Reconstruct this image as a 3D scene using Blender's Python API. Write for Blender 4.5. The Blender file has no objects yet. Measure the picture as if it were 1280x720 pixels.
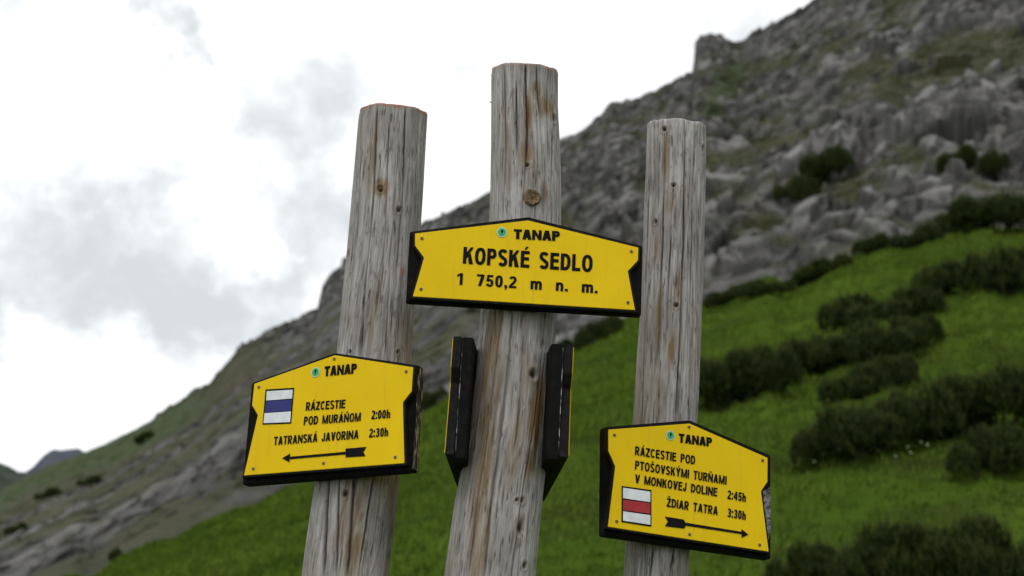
import bpy, bmesh, math, random
import numpy as np
from mathutils import Vector, Matrix

random.seed(7)
rng = np.random.default_rng(7)
S = bpy.context.scene
C = S.collection
R = math.radians

# ------------------------------------------------------------------ camera
PITCH, ROLL, FPX = R(18), R(3.4), 1800.0
CAM = np.array([0.0, 0.0, 1.6])
_f = np.array([0, math.cos(PITCH), math.sin(PITCH)])
_r0 = np.array([1.0, 0, 0]); _u0 = np.cross(_r0, _f)
_r = _r0 * math.cos(ROLL) + _u0 * math.sin(ROLL)
_u = -_r0 * math.sin(ROLL) + _u0 * math.cos(ROLL)
cd = bpy.data.cameras.new('camera'); cam = bpy.data.objects.new('camera', cd); C.objects.link(cam)
cd.sensor_width = 36; cd.lens = FPX / 1280 * 36
cd.clip_start = 0.05; cd.clip_end = 9000
M = Matrix(((_r[0], _u[0], -_f[0], CAM[0]), (_r[1], _u[1], -_f[1], CAM[1]), (_r[2], _u[2], -_f[2], CAM[2]), (0, 0, 0, 1)))
cam.matrix_world = M
cd.dof.use_dof = True; cd.dof.focus_distance = 2.85; cd.dof.aperture_fstop = 4.6
S.camera = cam

def ray(x, y):
    return _f + _r * ((x - 640) / FPX) - _u * ((y - 360) / FPX)
def hit(x, y, Q, n):
    d = ray(x, y); t = np.dot(np.asarray(Q) - CAM, n) / np.dot(d, n)
    return CAM + t * d
def azt(x, y):
    d = ray(x, y); h = math.hypot(d[0], d[1])
    return math.atan2(d[0], d[1]), d[2] / h

# ------------------------------------------------------------------ world, sun, exposure
SUN_EL, SUN_AZ = 52, 205          # azimuth from +Y, clockwise: behind the camera, a little to the left
W = bpy.data.worlds.new('World'); S.world = W; W.use_nodes = True
nt = W.node_tree; N = nt.nodes; L = nt.links
bg = N['Background']
sky = N.new('ShaderNodeTexSky'); sky.sky_type = 'NISHITA'; sky.sun_disc = False
sky.sun_elevation = R(SUN_EL); sky.sun_rotation = R(SUN_AZ)
geo = N.new('ShaderNodeTexCoord')
def wn(t, **k):
    n = N.new(t)
    for a, b in k.items(): setattr(n, a, b)
    return n
def wmath(op, a, b=None, clamp=False):
    n = N.new('ShaderNodeMath'); n.operation = op; n.use_clamp = clamp
    for i, v in enumerate((a, b)):
        if v is None: continue
        if isinstance(v, (int, float)): n.inputs[i].default_value = v
        else: L.new(v, n.inputs[i])
    return n.outputs[0]
nz = N.new('ShaderNodeTexNoise'); nz.inputs['Scale'].default_value = 7.0; nz.inputs['Detail'].default_value = 7
nz.inputs['Roughness'].default_value = 0.55; nz.inputs['Distortion'].default_value = 0.35
L.new(geo.outputs['Generated'], nz.inputs['Vector'])
# grey cloud bellies: directions and angular sizes
BLOBS = [((70, 400), 8.0, .64), ((210, 425), 8.0, .68), ((235, 330), 5.0, .55), ((350, 225), 4.4, .62), ((410, 190), 3.4, .55), ((430, 280), 3.0, .4), ((170, 62), 1.3, .62), ((205, 62), 1.6, .7), ((240, 88), 1.4, .75), ((266, 100), .8, .5), ((372, 77), .9, .9),
         ((960, 15), 5.0, .8), ((850, 75), 4.0, .35), ((10, 5), 3.0, .6), ((20, 330), 3.5, .4)]
WHITE = [((60, 500), 3.2, 0.8), ((290, 265), 2.0, .75), ((170, 515), 3.2, .7)]
wz = N.new('ShaderNodeTexNoise'); wz.inputs['Scale'].default_value = 9.0; wz.inputs['Detail'].default_value = 6; wz.inputs['Roughness'].default_value = .6
L.new(geo.outputs['Generated'], wz.inputs['Vector'])
wa = N.new('ShaderNodeVectorMath'); wa.operation = 'MULTIPLY_ADD'; L.new(wz.outputs['Color'], wa.inputs[0]); wa.inputs[1].default_value = (.26,) * 3; wa.inputs[2].default_value = (-.13,) * 3
wb = N.new('ShaderNodeVectorMath'); wb.operation = 'ADD'; L.new(wa.outputs[0], wb.inputs[0]); L.new(geo.outputs['Generated'], wb.inputs[1])
acc = None
for lst, sg in ((BLOBS, 1), (WHITE, -1)):
    for (px, py), deg, k in lst:
        d = ray(px, py); d = d / np.linalg.norm(d)
        dp = N.new('ShaderNodeVectorMath'); dp.operation = 'DOT_PRODUCT'
        nn = N.new('ShaderNodeVectorMath'); nn.operation = 'NORMALIZE'
        L.new(wb.outputs[0], nn.inputs[0]); L.new(nn.outputs[0], dp.inputs[0]); dp.inputs[1].default_value = tuple(d)
        mr = N.new('ShaderNodeMapRange'); mr.interpolation_type = 'SMOOTHSTEP'
        L.new(dp.outputs['Value'], mr.inputs['Value'])
        mr.inputs['From Min'].default_value = math.cos(R(deg)); mr.inputs['From Max'].default_value = 1.0
        mr.inputs['To Min'].default_value = 0; mr.inputs['To Max'].default_value = k * sg
        acc = mr.outputs[0] if acc is None else wmath('ADD', acc, mr.outputs[0])
nz2 = N.new('ShaderNodeTexNoise'); nz2.inputs['Scale'].default_value = 19.0; nz2.inputs['Detail'].default_value = 8; nz2.inputs['Roughness'].default_value = 0.6; nz2.inputs['Distortion'].default_value = 0.5
L.new(geo.outputs['Generated'], nz2.inputs['Vector'])
nsum = wmath('ADD', acc, wmath('MULTIPLY', wmath('SUBTRACT', nz.outputs['Fac'], 0.5), 2.2))
nsum = wmath('ADD', nsum, wmath('MULTIPLY', wmath('SUBTRACT', nz2.outputs['Fac'], 0.5), 2.6))
cm = N.new('ShaderNodeMapRange'); cm.interpolation_type = 'SMOOTHSTEP'
L.new(nsum, cm.inputs['Value']); cm.inputs['From Min'].default_value = -0.1; cm.inputs['From Max'].default_value = 1.75
ramp = N.new('ShaderNodeMix'); ramp.data_type = 'RGBA'
L.new(cm.outputs[0], ramp.inputs['Factor'])
ramp.inputs['A'].default_value = (17.5, 17.6, 17.8, 1); ramp.inputs['B'].default_value = (10.2, 10.8, 11.2, 1)
mx = N.new('ShaderNodeMix'); mx.data_type = 'RGBA'; mx.inputs['Factor'].default_value = 0.95
L.new(sky.outputs[0], mx.inputs['A']); L.new(ramp.outputs['Result'], mx.inputs['B'])
L.new(mx.outputs['Result'], bg.inputs['Color']); bg.inputs['Strength'].default_value = 0.1

sd = bpy.data.lights.new('sun', 'SUN'); sd.energy = 1.4; sd.angle = R(22); sd.color = (1, .96, .9)
so = bpy.data.objects.new('sun', sd); C.objects.link(so); so.location = (-10, -10, 40)
sv = Vector((math.sin(R(SUN_AZ)) * math.cos(R(SUN_EL)), math.cos(R(SUN_AZ)) * math.cos(R(SUN_EL)), math.sin(R(SUN_EL))))
so.rotation_euler = sv.to_track_quat('Z', 'Y').to_euler()
S.view_settings.view_transform = 'Standard'; S.view_settings.look = 'None'
S.view_settings.exposure = -0.5; S.view_settings.gamma = 1.0; S.view_settings.use_curve_mapping = False

# ------------------------------------------------------------------ helpers
def hash01(ix, iy, iz, seed):
    h = (ix.astype(np.int64) * 374761393 + iy.astype(np.int64) * 668265263 + iz.astype(np.int64) * 2147483647 + seed * 1274126177) & 0xffffffff
    h = ((h ^ (h >> 13)) * 1274126177) & 0xffffffff
    h = ((h ^ (h >> 16)) * 2246822519) & 0xffffffff
    return ((h ^ (h >> 15)) & 0xffffff) / float(0xffffff)
def vnoise(x, y, z, seed=0):
    x, y, z = np.broadcast_arrays(np.asarray(x, float), np.asarray(y, float), np.asarray(z, float))
    ix, iy, iz = np.floor(x), np.floor(y), np.floor(z)
    fx, fy, fz = x - ix, y - iy, z - iz
    fx, fy, fz = [t * t * t * (t * (6 * t - 15) + 10) for t in (fx, fy, fz)]
    o = 0
    for a in (0, 1):
        for b in (0, 1):
            for c in (0, 1):
                w = (fx if a else 1 - fx) * (fy if b else 1 - fy) * (fz if c else 1 - fz)
                o = o + w * hash01(ix + a, iy + b, iz + c, seed)
    return o * 2 - 1
def fbm(x, y, z, octs=4, seed=0, rough=.5):
    o, a, s, t = 0, 1.0, 1.0, 0
    for k in range(octs):
        o = o + a * vnoise(x * s + k * 17.3, y * s + k * 5.1, z * s - k * 9.7, seed + k); t += a; a *= rough; s *= 2.03
    return o / t
def worley(x, y, z, seed=0):
    ix, iy, iz = np.floor(x), np.floor(y), np.floor(z)
    f1 = np.full(x.shape, 9.0); f2 = np.full(x.shape, 9.0); idv = np.zeros(x.shape); tl = np.zeros(x.shape)
    for a in (-1, 0, 1):
        for b in (-1, 0, 1):
            for c in (-1, 0, 1):
                cx, cy, cz = ix + a, iy + b, iz + c
                dx, dy, dz = cx + hash01(cx, cy, cz, seed) - x, cy + hash01(cx, cy, cz, seed + 1) - y, cz + hash01(cx, cy, cz, seed + 2) - z
                d = np.sqrt(dx * dx + dy * dy + dz * dz)
                near = d < f1
                f2 = np.where(near, f1, np.minimum(f2, d)); idv = np.where(near, hash01(cx, cy, cz, seed + 3), idv); tl = np.where(near, dx * (hash01(cx, cy, cz, seed + 4) - .5) + dz * (hash01(cx, cy, cz, seed + 5) - .5), tl); f1 = np.where(near, d, f1)
    return f1, f2, idv, tl
def sstep(a, b, x):
    t = np.clip((x - a) / (b - a), 0, 1); return t * t * (3 - 2 * t)

def mat(name, col=(.5, .5, .5), rough=.7, metal=0, spec=.5):
    m = bpy.data.materials.new(name); m.use_nodes = True
    b = m.node_tree.nodes['Principled BSDF']
    b.inputs['Base Color'].default_value = (*col, 1); b.inputs['Roughness'].default_value = rough
    b.inputs['Metallic'].default_value = metal; b.inputs['Specular IOR Level'].default_value = spec
    return m
class NT:
    """small wrapper to write node trees compactly"""
    def __init__(s, m): s.t = m.node_tree; s.b = s.t.nodes['Principled BSDF']
    def n(s, kind, **k):
        x = s.t.nodes.new('ShaderNode' + kind)
        for a, b in k.items(): setattr(x, a, b)
        return x
    def l(s, a, b): s.t.links.new(a, b)
    def put(s, sock, v):
        if isinstance(v, bpy.types.NodeSocket): s.l(v, sock)
        elif isinstance(v, tuple) and len(v) == 3 and sock.type == 'RGBA': sock.default_value = (*v, 1)
        else: sock.default_value = v
    def mix(s, f, a, b, mode='MIX'):
        x = s.n('Mix', data_type='RGBA', blend_type=mode)
        s.put(x.inputs[0], f); s.put(x.inputs[6], a); s.put(x.inputs[7], b); return x.outputs[2]
    def noise(s, vec, scale, detail=4, rough=.5, dist=0):
        x = s.n('TexNoise'); s.l(vec, x.inputs['Vector']); x.inputs['Scale'].default_value = scale
        x.inputs['Detail'].default_value = detail; x.inputs['Roughness'].default_value = rough; x.inputs['Distortion'].default_value = dist
        return x.outputs['Fac']
    def mapping(s, vec, scale=(1, 1, 1), loc=(0, 0, 0), rot=(0, 0, 0)):
        x = s.n('Mapping'); s.l(vec, x.inputs[0]); x.inputs['Scale'].default_value = scale; x.inputs['Location'].default_value = loc; x.inputs['Rotation'].default_value = rot
        return x.outputs[0]
    def mr(s, v, a, b, c=0, d=1):
        x = s.n('MapRange'); s.l(v, x.inputs[0])
        for i, q in enumerate((a, b, c, d)): x.inputs[i + 1].default_value = q
        return x.outputs[0]
    def attr(s, name): return s.n('Attribute', attribute_name=name)
    def coord(s, w='Object'): return s.n('TexCoord').outputs[w]
    def math(s, op, a, b=0.0):
        x = s.n('Math', operation=op); s.put(x.inputs[0], a); s.put(x.inputs[1], b); return x.outputs[0]
    def bump(s, h, dist=.01, strength=1.0):
        x = s.n('Bump'); s.l(h, x.inputs['Height']); x.inputs['Distance'].default_value = dist; x.inputs['Strength'].default_value = strength
        s.l(x.outputs[0], s.b.inputs['Normal'])

def link(name, me, m, parent=None):
    o = bpy.data.objects.new(name, me); C.objects.link(o)
    if m is not None: me.materials.append(m)
    if parent is not None: o.parent = parent
    return o
def thing(name, label, cat, loc, group=None):
    o = bpy.data.objects.new(name, None); C.objects.link(o); o.location = tuple(loc); o.empty_display_size = .1
    o['label'] = label; o['category'] = cat
    if group: o['group'] = group
    return o
def grid_mesh(name, P, wrap=False, attrs=None, uv=None, smooth=True):
    """P: (rows, cols, 3)"""
    nr, nc, _ = P.shape
    me = bpy.data.meshes.new(name)
    ii, jj = np.meshgrid(np.arange(nr - 1), np.arange(nc if wrap else nc - 1), indexing='ij')
    j2 = (jj + 1) % nc
    q = np.stack([ii * nc + jj, ii * nc + j2, (ii + 1) * nc + j2, (ii + 1) * nc + jj], -1).reshape(-1, 4)
    me.vertices.add(nr * nc); me.vertices.foreach_set('co', P.reshape(-1).astype(np.float32))
    me.loops.add(q.size); me.polygons.add(len(q))
    me.loops.foreach_set('vertex_index', q.reshape(-1).astype(np.int32))
    me.polygons.foreach_set('loop_start', np.arange(0, q.size, 4, dtype=np.int32))
    me.polygons.foreach_set('use_smooth', np.full(len(q), smooth))
    if uv is not None:
        l = me.uv_layers.new(name='UVMap'); l.data.foreach_set('uv', uv.reshape(-1, 2)[q.reshape(-1)].reshape(-1).astype(np.float32))
    for k, v in (attrs or {}).items():
        a = me.attributes.new(k, 'FLOAT', 'POINT'); a.data.foreach_set('value', v.reshape(-1).astype(np.float32))
    me.update(calc_edges=True); me.validate()
    return me
def soup_mesh(name, V, F, attrs=None, smooth=False):
    """V (n,3) F (m,3) triangles"""
    me = bpy.data.meshes.new(name)
    me.vertices.add(len(V)); me.vertices.foreach_set('co', V.reshape(-1).astype(np.float32))
    me.loops.add(F.size); me.polygons.add(len(F))
    me.loops.foreach_set('vertex_index', F.reshape(-1).astype(np.int32))
    me.polygons.foreach_set('loop_start', np.arange(0, F.size, 3, dtype=np.int32))
    me.polygons.foreach_set('use_smooth', np.full(len(F), smooth))
    for k, v in (attrs or {}).items():
        a = me.attributes.new(k, 'FLOAT', 'POINT'); a.data.foreach_set('value', v.reshape(-1).astype(np.float32))
    me.update(calc_edges=True)
    return me

# ------------------------------------------------------------------ terrain profile
GE = [(-900, 1010), (-300, 850), (110, 722), (250, 655), (400, 603), (480, 548), (560, 503), (640, 470), (720, 432), (800, 402), (900, 372), (1000, 352), (1090, 325), (1180, 306), (1280, 290), (1500, 262), (1900, 230)]
RI = [(-900, 760), (-300, 680), (0, 612), (60, 582), (130, 556), (160, 541), (180, 532), (240, 491), (262, 480), (272, 466), (300, 434), (330, 418), (370, 400), (397, 388), (402, 362), (411, 344), (428, 333), (440, 331), (480, 310), (530, 284), (575, 260), (612, 240), (660, 205), (700, 176), (720, 168), (745, 152), (762, 131), (775, 132), (790, 130), (830, 108), (866, 92), (868, 58), (874, 47), (888, 44), (902, 46), (922, 56), (950, 40), (1000, 14), (1030, -8), (1150, -90), (1400, -200), (1900, -330)]
def prof(poly):
    a = np.array([azt(*p) for p in poly]); o = np.argsort(a[:, 0]); return a[o, 0], a[o, 1]
GA, GT = prof(GE); RA, RT = prof(RI)
def R_g(az): return 62 + 10 * np.sin(az * 3 + .4)
def R_m(az): return 235 + 25 * np.sin(az * 4 + 1)
def t_g(az):
    return np.interp(az, GA, GT) + .004 * vnoise(az * 60, 0 * az, 0 * az, 3)
def t_m(az): return np.interp(az, RA, RT)
R0 = 6.0
def H(az, r):
    rg, rm = R_g(az), R_m(az); hg = 1.6 + rg * t_g(az); hm = 1.6 + rm * t_m(az)
    back = sstep(R(70), R(140), np.abs(az))
    g = np.clip((r - R0) / (rg - R0), 0, 1); g = g + .06 * np.sin(g * math.pi)
    soft = sstep(0, .18, g)
    h = hg * g * (.55 + .45 * soft)
    m = np.clip((r - rg) / (rm - rg), 0, 1)
    h = h + (hm - hg) * m
    b = sstep(0, 1, (r - rm) / 500.0)
    h = h * (1 - b) * (1 - back)
    x, y = r * np.sin(az), r * np.cos(az)
    bump = .35 * fbm(x / 7, y / 7, 0 * x, 3, 11) + .07 * fbm(x / 1.4, y / 1.4, 0 * x, 2, 12)
    return h + bump * sstep(5, 14, r) * (1 - m)
def ground(px, py, lo=9.0):
    """distance and world point where the sight line of a pixel meets the terrain"""
    a, t = azt(px, py); rr = np.concatenate([np.linspace(lo, 75, 700), np.linspace(75.2, 260, 500)])
    h = H(np.full(rr.shape, a), rr); tt = (h - 1.6) / rr
    k = np.argmax(tt >= t) if (tt >= t).any() else len(rr) - 1
    return np.array([rr[k] * math.sin(a), rr[k] * math.cos(a), h[k]])

AZ = np.concatenate([np.linspace(R(-180), R(-30), 60)[:-1], np.linspace(R(-30), R(30), 860), np.linspace(R(30), R(180), 60)[1:]])
# grass slope
U = np.concatenate([np.linspace(.02, 1, 30)[:-1] * R0, ]) 
uu = np.linspace(0, 1, 260) ** 1.5
rows = []
for r in U: rows.append(np.full(AZ.shape, r))
for k in uu: rows.append(R0 + (R_g(AZ) + 1.5 - R0) * k)
RR = np.stack(rows); AA = np.broadcast_to(AZ, RR.shape)
HH = H(AA, RR)
P = np.stack([RR * np.sin(AA), RR * np.cos(AA), HH], -1)

m_grass = mat('grass_turf', rough=.9, spec=.0); n = NT(m_grass); v = n.coord()
a1 = n.noise(v, .22, 5, .6); a2 = n.noise(n.mapping(v, (.45, .45, 2.6)), 1, 5, .62); a3 = n.noise(n.mapping(v, (1, 1, 3)), 14, 3, .6)
c = n.mix(n.mr(a1, .35, .65), (.035, .070, .008), (.068, .110, .014))
c = n.mix(n.mr(a2, .46, .70, 0, .85), c, (.028, .034, .011))
c = n.mix(n.mr(a3, .58, .78, 0, .6), c, (.10, .105, .03))
n.l(c, n.b.inputs['Base Color']); n.bump(a3, .08, .8)
me = grid_mesh('grass_slope', P, attrs={})
o = link('grass_slope', me, m_grass); o['kind'] = 'structure'

# rocky mountainside
ww = np.concatenate([np.linspace(0, 1, 620), ])
AZm = np.concatenate([np.linspace(R(-70), R(-25), 50)[:-1], np.linspace(R(-25), R(25), 900), np.linspace(R(25), R(70), 50)[1:]])
rows = [R_g(AZm) - 1.0 + (R_m(AZm) - R_g(AZm) + 1.0) * k for k in ww]
for k in (.004, .01, .02, .05, .1, .2, .35, .5, .75, 1.0): rows.append(R_m(AZm) + 500 * k)
RR = np.stack(rows); AA = np.broadcast_to(AZm, RR.shape); HH = H(AA, RR)
X, Y, Z = RR * np.sin(AA), RR * np.cos(AA), HH
m_ = np.clip((RR - R_g(AA)) / (R_m(AA) - R_g(AA)), 0, 1)
# gully direction on the left flank: beds climbing to the right
bx, bz = math.cos(R(57)), math.sin(R(57))
al = X * bx + Z * bz; ac = -X * bz + Z * bx
aedge = R(1.5) - R(14) * m_ ** 1.4 + R(1.8) * fbm(X / 20, Y / 50, Z / 14, 3, 91)
leftness = sstep(0, R(-4), AA - aedge)
streak = fbm(ac / 2.4 + .5 * fbm(X / 9, Y / 30, Z / 9, 2, 33), al / 55, Y / 120, 5, 31, .62)
wx, wz = X + 1.1 * fbm(X / 3, Y / 5, Z / 3, 3, 81), Z + 1.1 * fbm(X / 3, Y / 5, Z / 3, 3, 83)
f1, f2, cid, tl1 = worley((wx + .5 * wz) / 3.6, Y / 9, (wz - .5 * wx) / 2.3, 5)
g1, g2, cid2, tl2 = worley((wx + .35 * wz) / 1.5, Y / 4, (wz - .35 * wx) / 1.0, 9)
big = fbm(X / 22, Y / 40, Z / 18, 3, 21)
ridg = 1 - np.abs(fbm(X / 9, Y / 16, Z / 7, 4, 25)) * 2
lump = (cid - .5) * 1.8 * sstep(0, .07, f2 - f1) + tl1 * 2.6 + (cid2 - .5) * 1.1 * sstep(0, .08, g2 - g1) + tl2 * 1.7 + .5 * ridg + 1.8 * big
lump_l = .5 * streak + .5 * (cid2 - .5) * sstep(0, .1, g2 - g1) + .9 * tl2 + .5 * big
amp = lump * (1 - leftness) + lump_l * leftness * 1.2
fade = sstep(0, .06, m_) * (1 - .55 * sstep(.93, 1.0, m_)) * (RR < R_m(AA) + 60)
soil = .8 * fbm(X / 13, Y / 40, Z / 8, 5, 41, .65) + .5 * fbm(X / 3, Y / 6, Z / 2.2, 3, 44)
moss = sstep(-.06, .26, soil - .05 + .06 * sstep(.12, 0, m_) - .12 * (cid - .5))
moss_l = sstep(-.14, .16, .85 * streak + .10 * vnoise(X / 1.1, Y / 2, Z / .8, 97) + .35 * soil + .75 * sstep(.30, .85, m_) * sstep(R(-8), R(-13), AA) - .06)
moss = moss * (1 - leftness) + moss_l * leftness
# the one bright turf patch under the crag, and the shaggy band below the skyline
pa, pt_ = azt(905, 112); tt = (HH - 1.6) / RR
gp = np.exp(-(((AA - pa) / R(1.2)) ** 2 + ((tt - pt_ - .55 * (AA - pa)) / .019) ** 2)) + .8 * (fbm(X / 5, Y / 9, Z / 4, 4, 52)) * np.exp(-((AA - pa) / R(2.5)) ** 2) * np.exp(-((tt - pt_) / .04) ** 2)
lush = sstep(.25, .8, gp) * .75
lush = np.maximum(lush, .95 * leftness * sstep(.46, .66, m_ + .22 * soil + .10 * streak) * sstep(R(-11.2), R(-13), AA))
moss = np.maximum(moss, lush)
amp = amp * (1 - .6 * moss) 
d = amp * fade
X2 = X - np.sin(AA) * d * .55; Y2 = Y - np.cos(AA) * d * .55; Z2 = Z + d * .7
crev = np.clip(1 - sstep(0, .16, f2 - f1) * .5 - .5 * sstep(0, .2, g2 - g1), 0, 1) * (1 - moss) * (1 - .7 * leftness)
tone = np.clip(.42 + .85 * (cid2 - .5) + .45 * (cid - .5) + .7 * fbm(X / 5, Y / 12, Z / 5, 4, 61), 0, 1)
tone = tone * (1 - leftness) + leftness * np.clip(.28 + .14 * (cid2 - .5) + .16 * vnoise(X / .7, Y / 1.5, Z / .6, 95) + 1.15 * fbm(ac / 1.5 + 9, al / 50, Y / 90, 5, 66, .62), 0, 1)
m_rock = mat('limestone_crag', rough=.9, spec=.2); n = NT(m_rock); v = n.coord()
q1 = n.noise(v, .9, 6, .7); q2 = n.noise(n.mapping(v, (1, .5, 1)), .28, 4, .6)
c = n.mix(n.attr('tone').outputs['Fac'], (.016, .017, .019), (.195, .193, .192))
c = n.mix(n.mr(q1, .35, .75, 0, .75), c, (.10, .095, .085))
c = n.mix(n.math('MULTIPLY', n.attr('crevice').outputs['Fac'], .85), c, (.022, .022, .020))
g = n.mix(n.mr(q2, .35, .65), (.022, .028, .009), (.050, .050, .022))
g = n.mix(n.mr(q1, .5, .75, 0, .7), g, (.075, .070, .052))
c = n.mix(n.attr('moss').outputs['Fac'], c, g)
c = n.mix(n.attr('lush').outputs['Fac'], c, n.mix(n.mr(q1, .3, .7), (.022, .042, .009), (.045, .062, .018)))
n.l(c, n.b.inputs['Base Color']); n.bump(q1, .5, .7)
me = grid_mesh('rocky_mountain', np.stack([X2, Y2, Z2], -1), attrs={'moss': moss, 'lush': lush, 'crevice': crev, 'tone': tone}, smooth=False)
o = link('rocky_mountain', me, m_rock); o['kind'] = 'structure'

# far peaks at the left
def far_ridge(name, poly, dist, m, seed):
    a, t = prof(poly); aa = np.linspace(a[0], a[-1], 240); tt = np.interp(aa, a, t)
    hz = 1.6 + dist * tt; rows = []
    for k in np.linspace(-1, 1, 60):
        r = dist + k * dist * .35; h = hz * (1 - abs(k) ** 1.1)
        x, y = r * np.sin(aa), r * np.cos(aa)
        h = h + (dist * .018 * fbm(x / dist * 30, y / dist * 30, 0 * x + seed, 4, seed)) * sstep(0, .25, 1 - abs(k)) * sstep(0, .1, abs(k))
        rows.append(np.stack([x, y, h], -1))
    o = link(name, grid_mesh(name, np.stack(rows), smooth=False), m); o['kind'] = 'structure'
m_f1 = mat('hazed_far_rock', rough=.95, spec=.1); n = NT(m_f1); v = n.coord()
n.l(n.mix(n.mr(n.noise(v, .01, 5, .6), .4, .6), (.045, .055, .075), (.075, .08, .10)), n.b.inputs['Base Color'])  # blue-grey tint paints distance haze into the rock colour
m_f2 = mat('far_slope_forest', rough=.95, spec=.1); n = NT(m_f2); v = n.coord()
n.l(n.mix(n.mr(n.noise(v, .03, 5, .6), .4, .6), (.018, .030, .022), (.05, .055, .045)), n.b.inputs['Base Color'])
far_ridge('distant_peak', [(-500, 640), (-100, 625), (20, 600), (42, 583), (56, 568), (70, 562), (98, 559), (120, 572), (200, 600), (300, 650)], 1900, m_f1, 3)
far_ridge('distant_hill', [(-600, 430), (-200, 520), (-60, 562), (0, 576), (14, 582), (30, 592), (60, 612), (120, 640)], 900, m_f2, 8)

# ------------------------------------------------------------------ timber posts
def post_mat(seed):
    m = mat('weathered_timber', rough=.85, spec=.2); n = NT(m); uv = n.coord('UV')
    off = (seed * 3.1, seed * 7.7, 0)
    fib = n.noise(n.mapping(uv, (130, 7, 1), off), 1, 6, .7, .5)
    fine = n.noise(n.mapping(uv, (330, 16, 1), off), 1, 4, .65)
    big = n.noise(n.mapping(uv, (22, 3.0, 1), off), 1, 5, .6, .8)
    blot = n.noise(n.mapping(uv, (48, 20, 1), off), 1, 5, .65, .5)
    wide = n.noise(n.mapping(uv, (9, 5, 1), off), 1, 4, .6)
    fleck = n.noise(n.mapping(uv, (170, 24, 1), off), 1, 2, .5)
    c = n.mix(n.mr(fib, .30, .66), (.155, .146, .140), (.53, .515, .505))
    c = n.mix(n.mr(wide, .35, .65, .6, 0), c, n.mix(fib, (.075, .066, .056), (.27, .24, .21)))
    c = n.mix(n.mr(big, .58, .72, 0, .45), c, n.mix(fib, (.12, .08, .042), (.34, .25, .155)))
    c = n.mix(n.mr(blot, .58, .70, 0, .65), c, (.115, .10, .088))
    c = n.mix(n.mr(fine, .56, .76, 0, .55), c, (.09, .08, .07))
    c = n.mix(n.mr(fleck, .63, .72, 0, .7), c, (.055, .045, .038))
    br = n.math('MULTIPLY', n.attr('brown').outputs['Fac'], n.mr(n.noise(n.mapping(uv, (70, 7, 1), off), 1, 4, .7), .22, .5))
    c = n.mix(br, c, n.mix(fib, (.07, .040, .014), (.30, .195, .085)))
    c = n.mix(n.attr('dark').outputs['Fac'], c, (.022, .016, .012))
    c = n.mix(n.attr('rust').outputs['Fac'], c, (.30, .11, .06))
    n.l(c, n.b.inputs['Base Color'])
    hb = n.math('SUBTRACT', n.math('ADD', fib, n.math('MULTIPLY', fine, .4)), n.math('MULTIPLY', n.mr(fleck, .62, .74), .8)); n.bump(hb, .0022, 1.0)
    return m

m_redpaint = mat('faded_red_paint', (.30, .075, .045), .8); n = NT(m_redpaint)
n.l(n.mix(n.mr(n.noise(n.coord(), 160, 3), .42, .6), (.36, .07, .04), (.2, .15, .13)), n.b.inputs['Base Color'])
m_knot = mat('knot_wood', rough=.85, spec=.2); n = NT(m_knot); v = n.coord()
n.l(n.mix(n.mr(n.noise(v, 140, 4, .6, 1.5), .35, .65), (.035, .022, .012), (.24, .165, .095)), n.b.inputs['Base Color'])
m_nail = mat('rusty_iron', (.12, .05, .025), .7, .4)

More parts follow.
